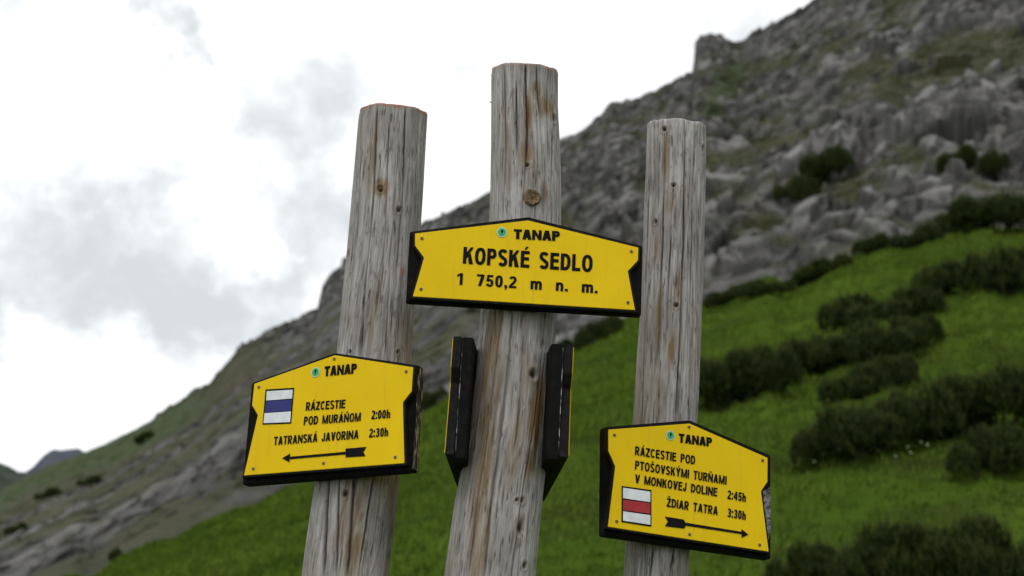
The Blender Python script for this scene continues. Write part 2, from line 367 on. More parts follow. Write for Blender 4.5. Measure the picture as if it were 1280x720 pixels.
class Post: pass
def make_post(label, edges, Yp, seed, cracks, holes, browns, rusts, red=0.0, knots=(), nails=()):
    pts = []
    for (y, xl, xr) in edges:
        p = hit((xl + xr) / 2, y, (0, Yp, 0), np.array([0, 1.0, 0])); dep = np.dot(p - CAM, _f)
        e1 = hit(xl, y, (0, Yp, 0), np.array([0, 1.0, 0])); e2 = hit(xr, y, (0, Yp, 0), np.array([0, 1.0, 0]))
        rad_ = np.linalg.norm(e2 - e1) / 2
        z_ = hit((xl + xr) / 2, y, (0, Yp - rad_, 0), np.array([0, 1.0, 0]))[2] if y == edges[0][0] else p[2]
        pts.append((z_, p[0], rad_))
    pts = np.array(pts)[::-1]     # rising z
    dz = (pts[1] - pts[0]) / (pts[1][0] - pts[0][0])
    low = pts[0] + dz * (-0.15 - pts[0][0]); low[2] = min(low[2], pts[0][2] * 1.12)
    pts = np.vstack([low, pts])
    z0, z1 = pts[0, 0], pts[-1, 0]
    zs = np.concatenate([np.linspace(z0, pts[1, 0] - .08, 20)[:-1], np.linspace(pts[1, 0] - .08, z1, 520)])
    def smooth_interp(z, k):
        w = np.array([-.06, -.03, 0, .03, .06]); return np.mean([np.interp(z + q, pts[:, 0], pts[:, k]) for q in w], 0)
    cx, rad = smooth_interp(zs, 1), smooth_interp(zs, 2)
    NS = 440
    th = np.linspace(-math.pi, math.pi, NS, endpoint=False)      # 0 faces -Y (the camera)
    T, Zg = np.meshgrid(th, zs); Rg = np.broadcast_to(rad[:, None], T.shape)
    arc = T * .07
    dsp = .0035 * vnoise(np.cos(T) * 1.6 + 9, np.sin(T) * 1.6, Zg * 2.2, seed) + .0018 * vnoise(np.cos(T) * 5, np.sin(T) * 5, Zg * 5, seed + 4)
    flute = fbm(np.cos(T) * 16, np.sin(T) * 16, Zg * 1.6, 3, seed + 7)
    dsp = dsp + .0005 * flute
    dark = np.zeros(T.shape); brown = np.zeros(T.shape); rust = np.zeros(T.shape)
    crk = np.zeros(T.shape)
    def surf(px, py):
        p = hit(px, py, (0, Yp, 0), np.array([0, 1.0, 0]))
        for _ in range(6):
            i = np.interp(p[2], zs, cx); r = np.interp(p[2], zs, rad)
            s = max(-.97, min(.97, (p[0] - i) / r)); a = math.asin(s)
            p = hit(px, py, (0, Yp - r * math.cos(a), 0), np.array([0, 1.0, 0]))
        return a, p[2], r
    for (pxs, w, dep) in cracks:              # a crack is a chain of sight points down the shaft
        sp = np.array([surf(*q)[:2] for q in pxs]); sp = sp[np.argsort(sp[:, 1])]
        a = np.interp(zs, sp[:, 1], sp[:, 0]) + .018 * vnoise(zs * 9, 0 * zs, 0 * zs + w * 1000, seed + 20) + .006 * vnoise(zs * 60, 0 * zs, 0 * zs, seed + 21)
        on = sstep(sp[0, 1] - .03, sp[0, 1] + .03, zs) * (1 - sstep(sp[-1, 1] - .01, sp[-1, 1] + .03, zs)) if True else 1
        on = on * (.55 + .45 * sstep(-.5, .3, vnoise(zs * 6, 0 * zs, 0 * zs, seed + 22)))
        dd = (T - a[:, None]) * Rg
        w2 = w * 2.2; g = np.exp(-(dd / (w2 * (.5 + .5 * on[:, None]) + 1e-6)) ** 2) * on[:, None]
        crk = np.maximum(crk, g); dsp = dsp - dep * g
    # many short checks along the grain
    for k in range(420):
        a0 = rng.uniform(-1.7, 1.7); zc = rng.uniform(pts[1, 0] - .05, z1); hl = rng.uniform(.006, .045); w = rng.uniform(.0007, .0016)
        rowsel = np.abs(zs - zc) < hl
        if not rowsel.any(): continue
        prof_ = (1 - (np.abs(zs[rowsel] - zc) / hl) ** 2)[:, None]
        dd = (T[rowsel] - a0 - .3 * (zs[rowsel] - zc)[:, None] * rng.uniform(-1, 1)) * Rg[rowsel]
        g = np.exp(-(dd / w) ** 2) * prof_ * rng.uniform(.35, .9)
        crk[rowsel] = np.maximum(crk[rowsel], g); dsp[rowsel] -= .0015 * g
    dark = np.maximum(dark, crk * .92)
    for (px, py, rw, rh) in holes:
        a, z, r = surf(px, py); e = ((T - a) * r / (rw * .0016)) ** 2 + ((Zg - z) / (rh * .0016)) ** 2
        g = np.exp(-e ** 1.5); dark = np.maximum(dark, g); dsp = dsp - .006 * g
        ring = np.exp(-((np.sqrt(e) - 1.7) / .6) ** 2); brown = np.maximum(brown, .35 * ring); dsp = dsp + .0012 * ring
    for (px, py, rw, rh, k) in browns:
        a, z, r = surf(px, py); e = ((T - a) * r / (rw * .0016)) ** 2 + ((Zg - z) / (rh * .0016)) ** 2
        g = k * (1 - sstep(.35, 1.25, np.sqrt(e) + .5 * fbm(T * 14, Zg * 9, 0 * T, 3, seed + 30))); brown = np.maximum(brown, g); dsp = dsp - .0012 * g
    for (px, py, rw, rh, k) in rusts:
        a, z, r = surf(px, py); e = ((T - a) * r / (rw * .0016)) ** 2 + ((Zg - z) / (rh * .0016)) ** 2
        rust = np.maximum(rust, k * np.exp(-e ** 2) * sstep(-.3, .2, fbm(T * 40, Zg * 50, 0 * T, 3, seed + 31)))
    # slightly chipped sawn end
    topw = sstep(z1 - .10, z1, Zg)
    Zd = Zg + topw * (.22 * Rg * (1 - np.cos(T)) + .0022 * vnoise(np.cos(T) * 2.4, np.sin(T) * 2.4, 0 * T, seed + 40) + .0007 * vnoise(np.cos(T) * 22, np.sin(T) * 22, 0 * T, seed + 41))
    dsp = dsp * (1 - .75 * sstep(z1 - .03, z1, Zg)) - .0015 * sstep(z1 - .005, z1, Zg) ** 2
    if red: rust = np.maximum(rust, red * sstep(z1 - .012, z1 - .001, Zg + .006 * fbm(np.cos(T) * 9, np.sin(T) * 9, 0 * T, 3, seed + 50)))
    rr = Rg + dsp
    P = np.stack([cx[:, None] + rr * np.sin(T), Yp - rr * np.cos(T), Zd], -1)
    base = np.array([cx[0], Yp, z0])
    root = thing('timber_post', label, 'post', base, 'round timber signposts')
    # close the end with shrinking rings
    caps = []; capT = P[-1]
    cen = capT.mean(0)
    for k in (.93, .75, .5, .25, .02): 
        q = cen + (capT - cen) * k; q[:, 2] = cen[2] + (capT[:, 2] - cen[2]) * k + .001 * (1 - k); caps.append(q)
    Pf = np.concatenate([P, np.stack(caps)], 0) - base
    z5 = np.zeros((5, NS))
    at = {'dark': np.concatenate([dark, z5 + .25]), 'brown': np.concatenate([brown, z5 + .4]), 'rust': np.concatenate([rust, z5 + red])}
    uv = np.stack([np.concatenate([T * .07, np.broadcast_to(th * .07, (5, NS))]), np.concatenate([Zg, z5 + z1])], -1)
    link('shaft', grid_mesh('shaft', Pf, wrap=True, attrs=at, uv=uv), post_mat(seed), root)
    for (px, py, rpx) in knots:
        a, z, r = surf(px, py); s = rpx * .0016
        c0 = np.array([np.interp(z, zs, cx) + (r + .001) * math.sin(a), Yp - (r + .001) * math.cos(a), z])
        K = []
        tt_ = np.linspace(0, 2 * math.pi, 40, endpoint=False)
        for k, hgt in ((1.12, -.006), (1.05, .0012), (.95, .0042), (.8, .0035), (.6, .0018), (.35, .0012), (.04, .0015)):
            wob = 1 + .06 * np.sin(tt_ * 3 + 1) + .03 * np.sin(tt_ * 7)
            K.append(np.stack([s * k * np.cos(tt_) * wob, s * k * np.sin(tt_) * 1.0 * wob, np.full(40, hgt) + .0006 * np.sin(tt_ * 9 + k * 20)], -1))
        o = link('knot', grid_mesh('knot', np.stack(K), wrap=True), m_knot, root)
        nrm = Vector((math.sin(a), -math.cos(a), 0)); o.matrix_local = Matrix.Translation(Vector(c0 - base)) @ nrm.to_track_quat('Z', 'Y').to_matrix().to_4x4()
    for (px, py, rpx) in nails:
        a, z, r = surf(px, py); s = rpx * .0016
        bm = bmesh.new(); bmesh.ops.create_cone(bm, segments=14, radius1=s, radius2=s * .85, depth=.012, cap_ends=True)
        bmesh.ops.bevel(bm, geom=bm.edges[:], offset=s * .15, segments=1, affect='EDGES')
        mm = bpy.data.meshes.new('nail'); bm.to_mesh(mm); bm.free()
        o = link('nail', mm, m_nail, root); nrm = Vector((math.sin(a), -math.cos(a), .25)).normalized()
        c0 = np.array([np.interp(z, zs, cx) + r * math.sin(a), Yp - r * math.cos(a), z])
        o.matrix_local = Matrix.Translation(Vector(c0 - base)) @ nrm.to_track_quat('Z', 'Y').to_matrix().to_4x4()
    p = Post(); p.root = root; p.zs, p.cx, p.rad, p.Y = zs, cx, rad, Yp; p.base = base
    return p

post_m = make_post('tallest middle wooden post carrying the topmost yellow sign with elevation', [(78, 615, 698), (150, 614.5, 699), (210, 613.5, 701), (270, 612.8, 702.5), (330, 608, 699), (390, 601.5, 695), (480, 592, 690), (560, 583, 685), (600, 573.5, 679), (720, 557.5, 668)], 2.78, 11,
    cracks=[([(657, 80), (659, 170), (655, 235), (652, 265)], .0010, .006), ([(683, 390), (672, 500), (655, 600), (640, 718)], .0011, .006), ([(640, 395), (628, 520), (612, 640), (606, 716)], .0013, .008),
            ([(628, 395), (617, 470), (600, 600), (586, 718)], .0008, .004), ([(645, 110), (646, 190)], .0008, .004), ([(671, 85), (674, 140)], .0008, .004), ([(692, 170), (690, 240)], .0009, .005),
            ([(630, 90), (632, 200), (628, 270)], .0006, .003), ([(650, 500), (644, 560)], .0012, .005), ([(676, 600), (664, 690)], .0009, .004), ([(618, 150), (617, 262)], .0006, .003)],
    holes=[(694, 148, 3.6, 4.2), (659, 206, 2.6, 2.4), (667, 468, 5, 5.5), (651, 659, 4.5, 9), (655, 707, 3, 3.5), (646, 625, 2, 2), (653, 625, 2.4, 3.4)],
    browns=[(660, 142, 9, 34, .9), (684, 134, 15, 20, .95), (659, 192, 7, 22, .9), (671, 112, 9, 16, .7), (672, 520, 13, 52, 1.3), (664, 578, 8, 26, 1.0), (632, 180, 7, 80, .4), (612, 470, 17, 120, .8), (603, 600, 15, 110, .7), (598, 690, 13, 60, .7), (645, 560, 9, 60, .5), (681, 240, 7, 16, .6)],
    rusts=[], red=.3, knots=[(665, 247, 10.5)])
post_l = make_post('red topped wooden post at the left holding the blue marked sign', [(130, 451.5, 535), (200, 446.5, 531), (256, 441, 528), (330, 434, 523), (401, 424.4, 517), (450, 420, 514), (520, 409, 506), (600, 395, 498.5), (720, 378.5, 484)], 2.90, 23,
    cracks=[([(471, 140), (467, 240), (459, 330), (452, 440)], .0010, .006), ([(507, 140), (504, 250), (497, 330)], .0009, .005), ([(452, 200), (447, 300)], .0008, .004), ([(513, 300), (508, 440)], .0008, .004), ([(443, 602), (436, 718)], .0012, .007),
            ([(411, 605), (405, 715)], .0015, .008), ([(466, 602), (452, 700)], .0010, .005), ([(486, 160), (481, 300)], .0006, .003), ([(424, 602), (421, 718)], .0010, .005), ([(488, 340), (482, 440)], .0007, .003)],
    holes=[(475, 236, 3.4, 3.8), (499, 262, 3, 3.6), (437, 318, 3, 4.6), (438, 440, 2, 2.4), (497, 440, 2, 2.4), (431, 617, 3.2, 4.2)],
    browns=[(476, 235, 13, 14, .9), (464, 190, 8, 60, .6), (445, 640, 10, 55, .6), (440, 690, 12, 45, .8), (470, 380, 8, 60, .35), (430, 650, 8, 50, .5)],
    rusts=[(503, 338, 4.5, 9, .9)], red=.8, nails=[(476, 237, 2.0)])
post_r = make_post('slimmest wooden post at the right holding the red marked sign', [(148, 809.5, 882), (220, 808, 881), (300, 804, 878.5), (400, 799.5, 876), (460, 795.5, 874), (520, 792, 872.5), (600, 787.5, 867), (690, 782.5, 862), (720, 781, 861)], 2.95, 37,
    cracks=[([(855, 150), (854, 300), (850, 420), (846, 520)], .0011, .007), ([(830, 165), (827, 330), (821, 450)], .0008, .004), ([(812, 230), (806, 400), (803, 518)], .0007, .003), ([(866, 270), (862, 420)], .0007, .003), ([(838, 300), (833, 420)], .0007, .003), ([(815, 690), (812, 718)], .001, .005), ([(842, 690), (838, 718)], .001, .005)],
    holes=[(830, 162, 3.2, 3.4), (842, 232, 2.8, 2.8), (819, 277, 2.4, 3), (845, 382, 2.8, 3), (879, 187, 2.6, 4)],
    browns=[(831, 195, 6, 46, .75), (837, 250, 10, 20, .5), (820, 310, 5, 18, .8), (824, 395, 5, 46, 1.0), (848, 360, 4, 40, .8), (839, 438, 5, 28, .95), (826, 500, 6, 30, .4)],
    rusts=[], red=0.0)

# splinter on the middle post
def splinter(post, px, py, dx, dz):
    z = hit(px, py, (0, post.Y, 0), np.array([0, 1.0, 0]))[2]; x = np.interp(z, post.zs, post.cx) - np.interp(z, post.zs, post.rad) * .995
    p0 = Vector((x, post.Y - .006, z)) - Vector(post.base); p1 = p0 + Vector((dx, 0, dz))
    me = bpy.data.meshes.new('splinter'); w = .0012
    me.from_pydata([p0 + Vector((0, -w, -w)), p0 + Vector((0, w, -w)), p0 + Vector((0, 0, w * 1.5)), p1], [], [(0, 1, 2), (0, 1, 3), (1, 2, 3), (2, 0, 3)])
    link('splinter', me, m_knot, post.root)
splinter(post_m, 617, 130, -.008, .004); splinter(post_m, 617, 98, -.004, .009)

# ------------------------------------------------------------------ lettering: own grotesque alphabet
def glyph(ch, T, tb):
    """list of polygons (each a list of (x,y)), advance width; cap height 1"""
    out = []
    def rect(a, b, c, d): out.append([(a, b), (c, b), (c, d), (a, d)])
    def diag(x0, y0, x1, y1, h): out.append([(x0 - h, y0), (x0 + h, y0), (x1 + h, y1), (x1 - h, y1)])
    def ribbon(pts, th=None, closed=False, thv=None):
        th = th or T * .96; thv = thv or tb
        pts = [np.array(p, float) for p in pts]; n = len(pts); Lf, Rt = [], []
        for i in range(n):
            a = pts[(i - 1) % n] if (closed or i > 0) else pts[i]; b = pts[(i + 1) % n] if (closed or i < n - 1) else pts[i]
            t = (b - a) / (np.linalg.norm(b - a) + 1e-9); nrm = np.array([-t[1], t[0]])
            hw = .5 * math.hypot(nrm[0] * th, nrm[1] * thv)
            Lf.append(pts[i] + nrm * hw); Rt.append(pts[i] - nrm * hw)
        for i in range(n if closed else n - 1):
            j = (i + 1) % n; out.append([tuple(Rt[i]), tuple(Rt[j]), tuple(Lf[j]), tuple(Lf[i])])
    def arc(cx, cy, rx, ry, a0, a1, k=14, e=.86):
        o = []
        for i in range(k + 1):
            a = R(a0 + (a1 - a0) * i / k); c, s = math.cos(a), math.sin(a)
            o.append((cx + rx * math.copysign(abs(c) ** e, c), cy + ry * math.copysign(abs(s) ** e, s)))
        return o
    base = {'Á': 'A', 'É': 'E', 'Ý': 'Y', 'Ň': 'N', 'Š': 'S', 'Ž': 'Z'}.get(ch, ch)
    W = .66; h2 = T / 2; q = tb / 2; xw = (T - .19) * 1.25
    if base == ' ': return [], .32
    if base == 'I': W = T; rect(0, 0, T, 1)
    elif base == 'L': W = .56 + xw; rect(0, 0, T, 1); rect(T, 0, W, tb)
    elif base == 'E': W = .60 + xw; rect(0, 0, T, 1); rect(T, 0, W, tb); rect(T, 1 - tb, W * .97, 1); rect(T, .5 - q + .03, W * .92, .5 + q + .03)
    elif base == 'T': W = .62 + xw; rect(0, 1 - tb, W, 1); rect(W / 2 - h2, 0, W / 2 + h2, 1 - tb)
    elif base == 'A': W = .74 + xw; k = T * .53; diag(k, 0, W / 2 - k * .15, 1, k); diag(W - k, 0, W / 2 + k * .15, 1, k); rect(W * .27, .2, W * .73, .2 + tb)
    elif base == 'V': W = .70 + xw; k = T * .53; diag(W / 2 - k * .15, 0, k, 1, k); diag(W / 2 + k * .15, 0, W - k, 1, k)
    elif base == 'Y': W = .70 + xw; k = T * .54; diag(W / 2, .42, k, 1, k); diag(W / 2, .42, W - k, 1, k); rect(W / 2 - h2, 0, W / 2 + h2, .42)
    elif base == 'N': W = .74 + xw * 1.2; t9 = T * .92; rect(0, 0, t9, 1); rect(W - t9, 0, W, 1); out.append([(W - t9, 0), (W - t9, min(.46, T * 1.75)), (t9, 1), (t9, 1 - min(.46, T * 1.75))])
    elif base == 'M': W = .88 + xw * 1.6; rect(0, 0, T * .9, 1); rect(W - T * .9, 0, W, 1); k = T * .40; diag(W / 2, 0, T * .62, 1, k); diag(W / 2, 0, W - T * .62, 1, k)
    elif base == 'K': W = .70 + xw; rect(0, 0, T, 1); out.append([(T, .30), (T, .30 + T * 1.45), (W * .70, 1), (W * .98, 1)]); out.append([(T + .10, .42 + T * .2), (T + .10 + T * .75, .48 + T * .6), (W, 0), (W - T * 1.28, 0)])
    elif base == 'D': W = .68 + xw; rect(0, 0, T, 1); ribbon([(T, 1 - q), (W * .42, 1 - q)] + arc(W * .42, .5, W * .58 - h2, .5 - q, 90, -90, 18) + [(T, q)])
    elif base in 'PR':
        W = (.63 if base == 'P' else .68) + xw; lo = .40
        rect(0, 0, T, 1); cy = (1 - q + lo + q) / 2; ry = (1 - q - lo - q) / 2
        ribbon([(T, 1 - q), (W * .55, 1 - q)] + arc(W * .55, cy, W * .43 - h2, ry, 90, -90, 14) + [(T, lo + q)])
        if base == 'R': diag(W - T * .55, 0, W * .52, lo + .01, T * .56)
    elif base == 'O': W = .74 + xw; ribbon(arc(W / 2, .5, W / 2 - h2, .515 - q, 0, 360, 36)[:-1], closed=True)
    elif base == 'C': W = .70 + xw; ribbon(arc(W / 2, .5, W / 2 - h2, .515 - q, 38, 322, 30))
    elif base == 'S':
        W = .64 + xw
        ribbon(arc(W / 2, .74, W / 2 - h2, .26 + .015 - q, 20, 245, 16)[:-1] + [(W * .5, .505)] + arc(W / 2, .265, W / 2 - h2, .265 + .015 - q, 65, -160, 16)[1:])
    elif base == 'U': W = .67 + xw; ribbon([(h2, 1), (h2, .34)] + arc(W / 2, .34, W / 2 - h2, .355 - q, 180, 360, 16) + [(W - h2, 1)])
    elif base == 'J': W = .52 + xw; ribbon([(W - h2, 1), (W - h2, .30)] + arc(W / 2, .30, W / 2 - h2, .315 - q, 0, -180, 14) + [(h2, .34)])
    elif base == 'Z': W = .62 + xw; rect(0, 0, W, tb); rect(0, 1 - tb, W, 1); out.append([(.01, tb), (T * 1.25, tb), (W - .01, 1 - tb), (W - T * 1.25, 1 - tb)])
    elif base == '0': W = .55 + xw; ribbon(arc(W / 2, .5, W / 2 - h2, .51 - q, 0, 360, 32)[:-1], closed=True)
    elif base == '1': W = .40 + xw; rect(W - T, 0, W, 1); out.append([(0, .66), (W - T, .80), (W - T, 1), (W - T - .02, .97), (0, .84)])
    elif base == '2': W = .55 + xw; ribbon(arc(W / 2, .72, W / 2 - h2, .29 - q, 165, -25, 14) + [(W * .62, .45), (W * .30, .24), (T * .62, tb * .7)]); rect(0, 0, W, tb)
    elif base == '3': W = .55 + xw; ribbon(arc(W / 2, .745, W / 2 - h2 - .01, .265 - q, 160, -80, 14) + [(W * .36, .53)]); ribbon([(W * .36, .52)] + arc(W / 2, .28, W / 2 - h2, .29 - q, 80, -165, 16))
    elif base == '4': W = .58 + xw; rect(W * .52, 0, W * .52 + T, 1); rect(0, .22, W, .22 + tb); out.append([(0, .22 + tb), (T * .95, .22 + tb), (W * .52, .80), (W * .52, 1)])
    elif base == '5': W = .55 + xw; rect(.08, 1 - tb, W * .95, 1); out.append([(.02, .46), (T * .92, .46), (.08 + T * .8, 1 - tb), (.08, 1 - tb)]); ribbon([(T * .5, .47)] + arc(W / 2, .32, W / 2 - h2, .33 - q, 125, -165, 18))
    elif base == '7': W = .54 + xw; rect(0, 1 - tb, W, 1); out.append([(W * .20, 0), (W * .20 + T, 0), (W, 1 - tb), (W - T * 1.15, 1 - tb)])
    elif base == 'h': W = .54 + xw; rect(0, 0, T, 1); ribbon([(T * .8, .52)] + arc(W / 2 + T * .1, .45, W / 2 - h2 - T * .1, .28 - q, 140, 0, 10) + [(W - h2, 0)])
    elif base == 'n': W = .54 + xw; rect(0, 0, T, .72); ribbon([(T * .8, .52)] + arc(W / 2 + T * .1, .45, W / 2 - h2 - T * .1, .29 - q, 140, 0, 10) + [(W - h2, 0)])
    elif base == 'm':
        W = .84 + xw; rect(0, 0, T, .72); mid = W / 2
        for x0, x1 in ((0, mid + h2), (mid - h2, W)):
            w = x1 - x0; ribbon([(x0 + T * .8, .52)] + arc(x0 + w / 2 + T * .1, .47, w / 2 - h2 - T * .1, .27 - q, 140, 0, 10) + [(x1 - h2, 0)])
    elif base == '.': W = T; rect(0, 0, T, T * .95)
    elif base == ',': W = T; rect(0, 0, T, T * .95); out.append([(T * .35, 0), (T, 0), (T * .75, -.14), (T * .2, -.2)])
    elif base == ':': W = T; rect(0, .02, T, T * .95); rect(0, .55, T, .55 + T * .95)
    c = W / 2
    if ch in 'ÁÉÝ': out.append([(c - .08, 1.07), (c + .06, 1.07), (c + .24, 1.26), (c + .04, 1.26)])
    if ch in 'ŇŠŽ':
        out.append([(c - .07, 1.07), (c, 1.07), (c, 1.17), (c - .10, 1.26), (c - .23, 1.26)]); out.append([(c, 1.07), (c + .07, 1.07), (c + .23, 1.26), (c + .10, 1.26), (c, 1.17)])
    return out, W

def text_polys(s, T=.19, tb=.15, gap=.10):
    x, out = 0.0, []
    for ch in s:
        g, w = glyph(ch, T, tb)
        for p in g: out.append([(a + x, b) for a, b in p])
        x += w + (gap if ch != ' ' else 0)
    return out, x - gap

# ------------------------------------------------------------------ sign materials
def noisy(name, c0, c1, scale, rough, lo=.4, hi=.65, bump=0.0, spec=.4):
    m = mat(name, rough=rough, spec=spec); n = NT(m); v = n.coord(); q = n.noise(v, scale, 5, .65)
    n.l(n.mix(n.mr(q, lo, hi), c0, c1), n.b.inputs['Base Color'])
    if bump: n.bump(q, bump)
    return m
m_yel = mat('yellow_enamel', rough=.5, spec=.12); n = NT(m_yel); v = n.coord()
c = n.mix(n.mr(n.noise(v, 9, 4, .6), .3, .7), (.70, .47, .0012), (.76, .525, .0016))
c = n.mix(n.mr(n.noise(v, 140, 4, .7), .66, .80, 0, .5), c, (.45, .30, .02))
c = n.mix(n.mr(n.noise(n.mapping(v, (70, 5, 70)), 1, 4, .65), .56, .76, 0, .4), c, (.46, .33, .03))
n.l(c, n.b.inputs['Base Color']); n.l(n.mr(n.noise(v, 25, 4), .3, .7, .36, .55), n.b.inputs['Roughness'])
m_black = noisy('black_painted_board', (.004, .004, .004), (.011, .0105, .0105), 60, .7, .45, .75, .0008, .08)
n = NT(m_black); 
m_frame = noisy('dark_grey_rim', (.006, .006, .007), (.015, .015, .017), 90, .7, .4, .7, .0006, .1)
m_worn = mat('worn_board_edge', rough=.8, spec=.2); n = NT(m_worn); v = n.coord()
n.l(n.mix(n.mr(n.noise(n.mapping(v, (300, 34, 300)), 1, 5, .7), .50, .60), (.012, .012, .012), (.42, .41, .40)), n.b.inputs['Base Color'])
m_bare = noisy('bare_grey_wood', (.05, .05, .055), (.30, .30, .31), 120, .85, .42, .62, .001, .2)
m_ink = mat('black_lettering', (.006, .006, .006), .7, 0, .08)
m_white = noisy('white_marker_paint', (.60, .64, .67), (.72, .75, .78), 40, .5)
m_blue = noisy('blue_marker_paint', (.008, .012, .13), (.012, .02, .18), 40, .5)
m_red = noisy('red_marker_paint', (.30, .010, .012), (.40, .016, .02), 40, .5)
m_green = mat('green_emblem_paint', (.02, .33, .11), .5)
m_ring = mat('pale_emblem_ring', (.42, .60, .38), .5)
m_screw = noisy('rusty_screw', (.24, .11, .04), (.48, .34, .20), 400, .5)

class Sign: pass
def make_sign(label, n_, Q, udir, group='yellow signboards'):
    s = Sign(); s.n = n_ / np.linalg.norm(n_)
    u = udir - s.n * np.dot(udir, s.n); s.u = u / np.linalg.norm(u); s.v = np.cross(s.n, s.u)
    s.Q = np.asarray(Q, float)
    s.root = thing('signboard', label, 'sign', s.Q, group)
    B = Matrix(((s.u[0], s.v[0], s.n[0]), (s.u[1], s.v[1], s.n[1]), (s.u[2], s.v[2], s.n[2])))
    s.root.rotation_euler = B.to_euler()
    def loc(px, py, off=0.0):
        p = hit(px, py, s.Q + s.n * off, s.n) - s.Q; return np.array([np.dot(p, s.u), np.dot(p, s.v)])
    s.loc = loc
    return s
def ccw(p):
    a = sum(p[i][0] * p[(i + 1) % len(p)][1] - p[(i + 1) % len(p)][0] * p[i][1] for i in range(len(p))); return list(p) if a > 0 else list(p)[::-1]
def slab(s, name, poly, z0, z1, m, bevel=.0015, parent=None):
    poly = ccw([tuple(p) for p in poly]); n = len(poly); bm = bmesh.new()
    a = [bm.verts.new((x, y, z0)) for x, y in poly]; b = [bm.verts.new((x, y, z1)) for x, y in poly]
    bm.faces.new(a[::-1]); bm.faces.new(b)
    for i in range(n): bm.faces.new((a[i], a[(i + 1) % n], b[(i + 1) % n], b[i]))
    if bevel: bmesh.ops.bevel(bm, geom=[e for e in bm.edges], offset=bevel, segments=2, affect='EDGES')
    bmesh.ops.triangulate(bm, faces=[f for f in bm.faces if len(f.verts) > 4])
    me = bpy.data.meshes.new(name); bm.to_mesh(me); bm.free()
    return link(name, me, m, parent or s.root)
def flat(s, name, polys, z, m, parent=None, dz=.00003):
    bm = bmesh.new()
    for k, p in enumerate(polys):
        zz = z + (k % 4) * dz
        p = ccw(p); vs = [bm.verts.new((x, y, zz)) for x, y in p]
        try: bm.faces.new(vs)
        except ValueError: pass
    bmesh.ops.triangulate(bm, faces=[f for f in bm.faces if len(f.verts) > 4])
    me = bpy.data.meshes.new(name); bm.to_mesh(me); bm.free()
    return link(name, me, m, parent or s.root)
def grow(poly, d):
    poly = [np.array(p) for p in ccw([tuple(q) for q in poly])]; n = len(poly); o = []
    for i in range(n):
        a, b, c = poly[i - 1], poly[i], poly[(i + 1) % n]
        t1 = (b - a) / np.linalg.norm(b - a); t2 = (c - b) / np.linalg.norm(c - b)
        n1 = np.array([t1[1], -t1[0]]); n2 = np.array([t2[1], -t2[0]]); m = n1 + n2; m /= np.linalg.norm(m)
        o.append(tuple(b + m * d / max(.4, np.dot(m, n1))))
    return o
def disc(c, r, k=28): return [(c[0] + r * math.cos(2 * math.pi * i / k), c[1] + r * math.sin(2 * math.pi * i / k)) for i in range(k)]
def write(s, txt, p0, p1, cap, name='lettering', T=.255, tb=.185, gap=.10):
    a, b = s.loc(*p0), s.loc(*p1); up = s.loc(p0[0], p0[1] - cap); 
    polys, w = text_polys(txt, T, tb, gap)
    e = (b - a); ln = np.linalg.norm(e); e = e / ln; nn = np.array([-e[1], e[0]]); ch = np.dot(up - a, nn)
    x0 = 0.0                                      # one mesh per word
    for word in txt.replace(' ', '\x00 ').split('\x00'):
        polys, _ = text_polys(word, T, tb, gap)
        ps = [[tuple(a + e * ((x0 + x) * ln / w) + nn * (y * ch)) for x, y in p] for p in polys]
        if ps: flat(s, name, ps, .0011, m_ink)
        for c_ in word: x0 += glyph(c_, T, tb)[1] + (gap if c_ != ' ' else 0)
def emblem(s, c, rpx):
    a = s.loc(*c); r = np.linalg.norm(s.loc(c[0] + rpx, c[1]) - a)
    o = flat(s, 'emblem', [disc(a, r)], .0010, m_ring)
    flat(s, 'green_disc', [disc(a, r * .76)], .0014, m_green, o)
    z = lambda q: [(a[0] + r * x, a[1] + r * y) for x, y in q]
    flat(s, 'emblem_figure', [z([(-.08, .5), (.16, .5), (.02, .12), (.24, .12), (-.16, -.5), (-.02, -.04), (-.26, -.04)])], .0018, m_ink, o)
def screws(s, pts):
    for p in pts:
        a = s.loc(*p); bm = bmesh.new()
        bmesh.ops.create_cone(bm, segments=18, radius1=.0036, radius2=.0024, depth=.002, cap_ends=True)
        bmesh.ops.translate(bm, verts=bm.verts, vec=(0, 0, .001))
        me = bpy.data.meshes.new('screw'); bm.to_mesh(me); bm.free()
        o = link('screw', me, m_screw, s.root); o.location = (a[0], a[1], 0.0004)
        sl = flat(s, 'screw_slot', [[(-.0021, -.0005), (.0021, -.0005), (.0021, .0005), (-.0021, .0005)], [(-.0005, -.0021), (.0005, -.0021), (.0005, .0021), (-.0005, .0021)]], .0022, m_ink, o)
        sl.rotation_euler = (0, 0, rng.uniform(0, 1.5))
def body(s, plate, back, thick=.036, fr=.0042, depth=.014, bevel=.002):
    pl = [s.loc(*p) for p in plate]; bk = [s.loc(*p, -depth) for p in back]
    slab(s, 'backing_board', bk, -thick, -depth, m_black, .002)
    slab(s, 'rim', grow(pl, fr), -depth - .0005, -.0012, m_frame, .001)
    slab(s, 'yellow_plate', pl, -.002, 0, m_yel, .0006)
    return pl, bk
def sq(s, p): return [tuple(s.loc(*q)) for q in p]

def sign_frame(post, yaw, pmid, thick, p0, p1):
    n_ = np.array([math.sin(R(yaw)), -math.cos(R(yaw)), 0.0])
    z = hit(*pmid, (0, post.Y - .08, 0), np.array([0, 1.0, 0]))[2]
    r = np.interp(z, post.zs, post.rad); x = np.interp(z, post.zs, post.cx)
    Q = np.array([x, post.Y, z]) + n_ * (r + thick + .003)
    Q = hit(*pmid, Q, n_)
    u = hit(*p1, Q, n_) - hit(*p0, Q, n_)
    return n_, Q, u

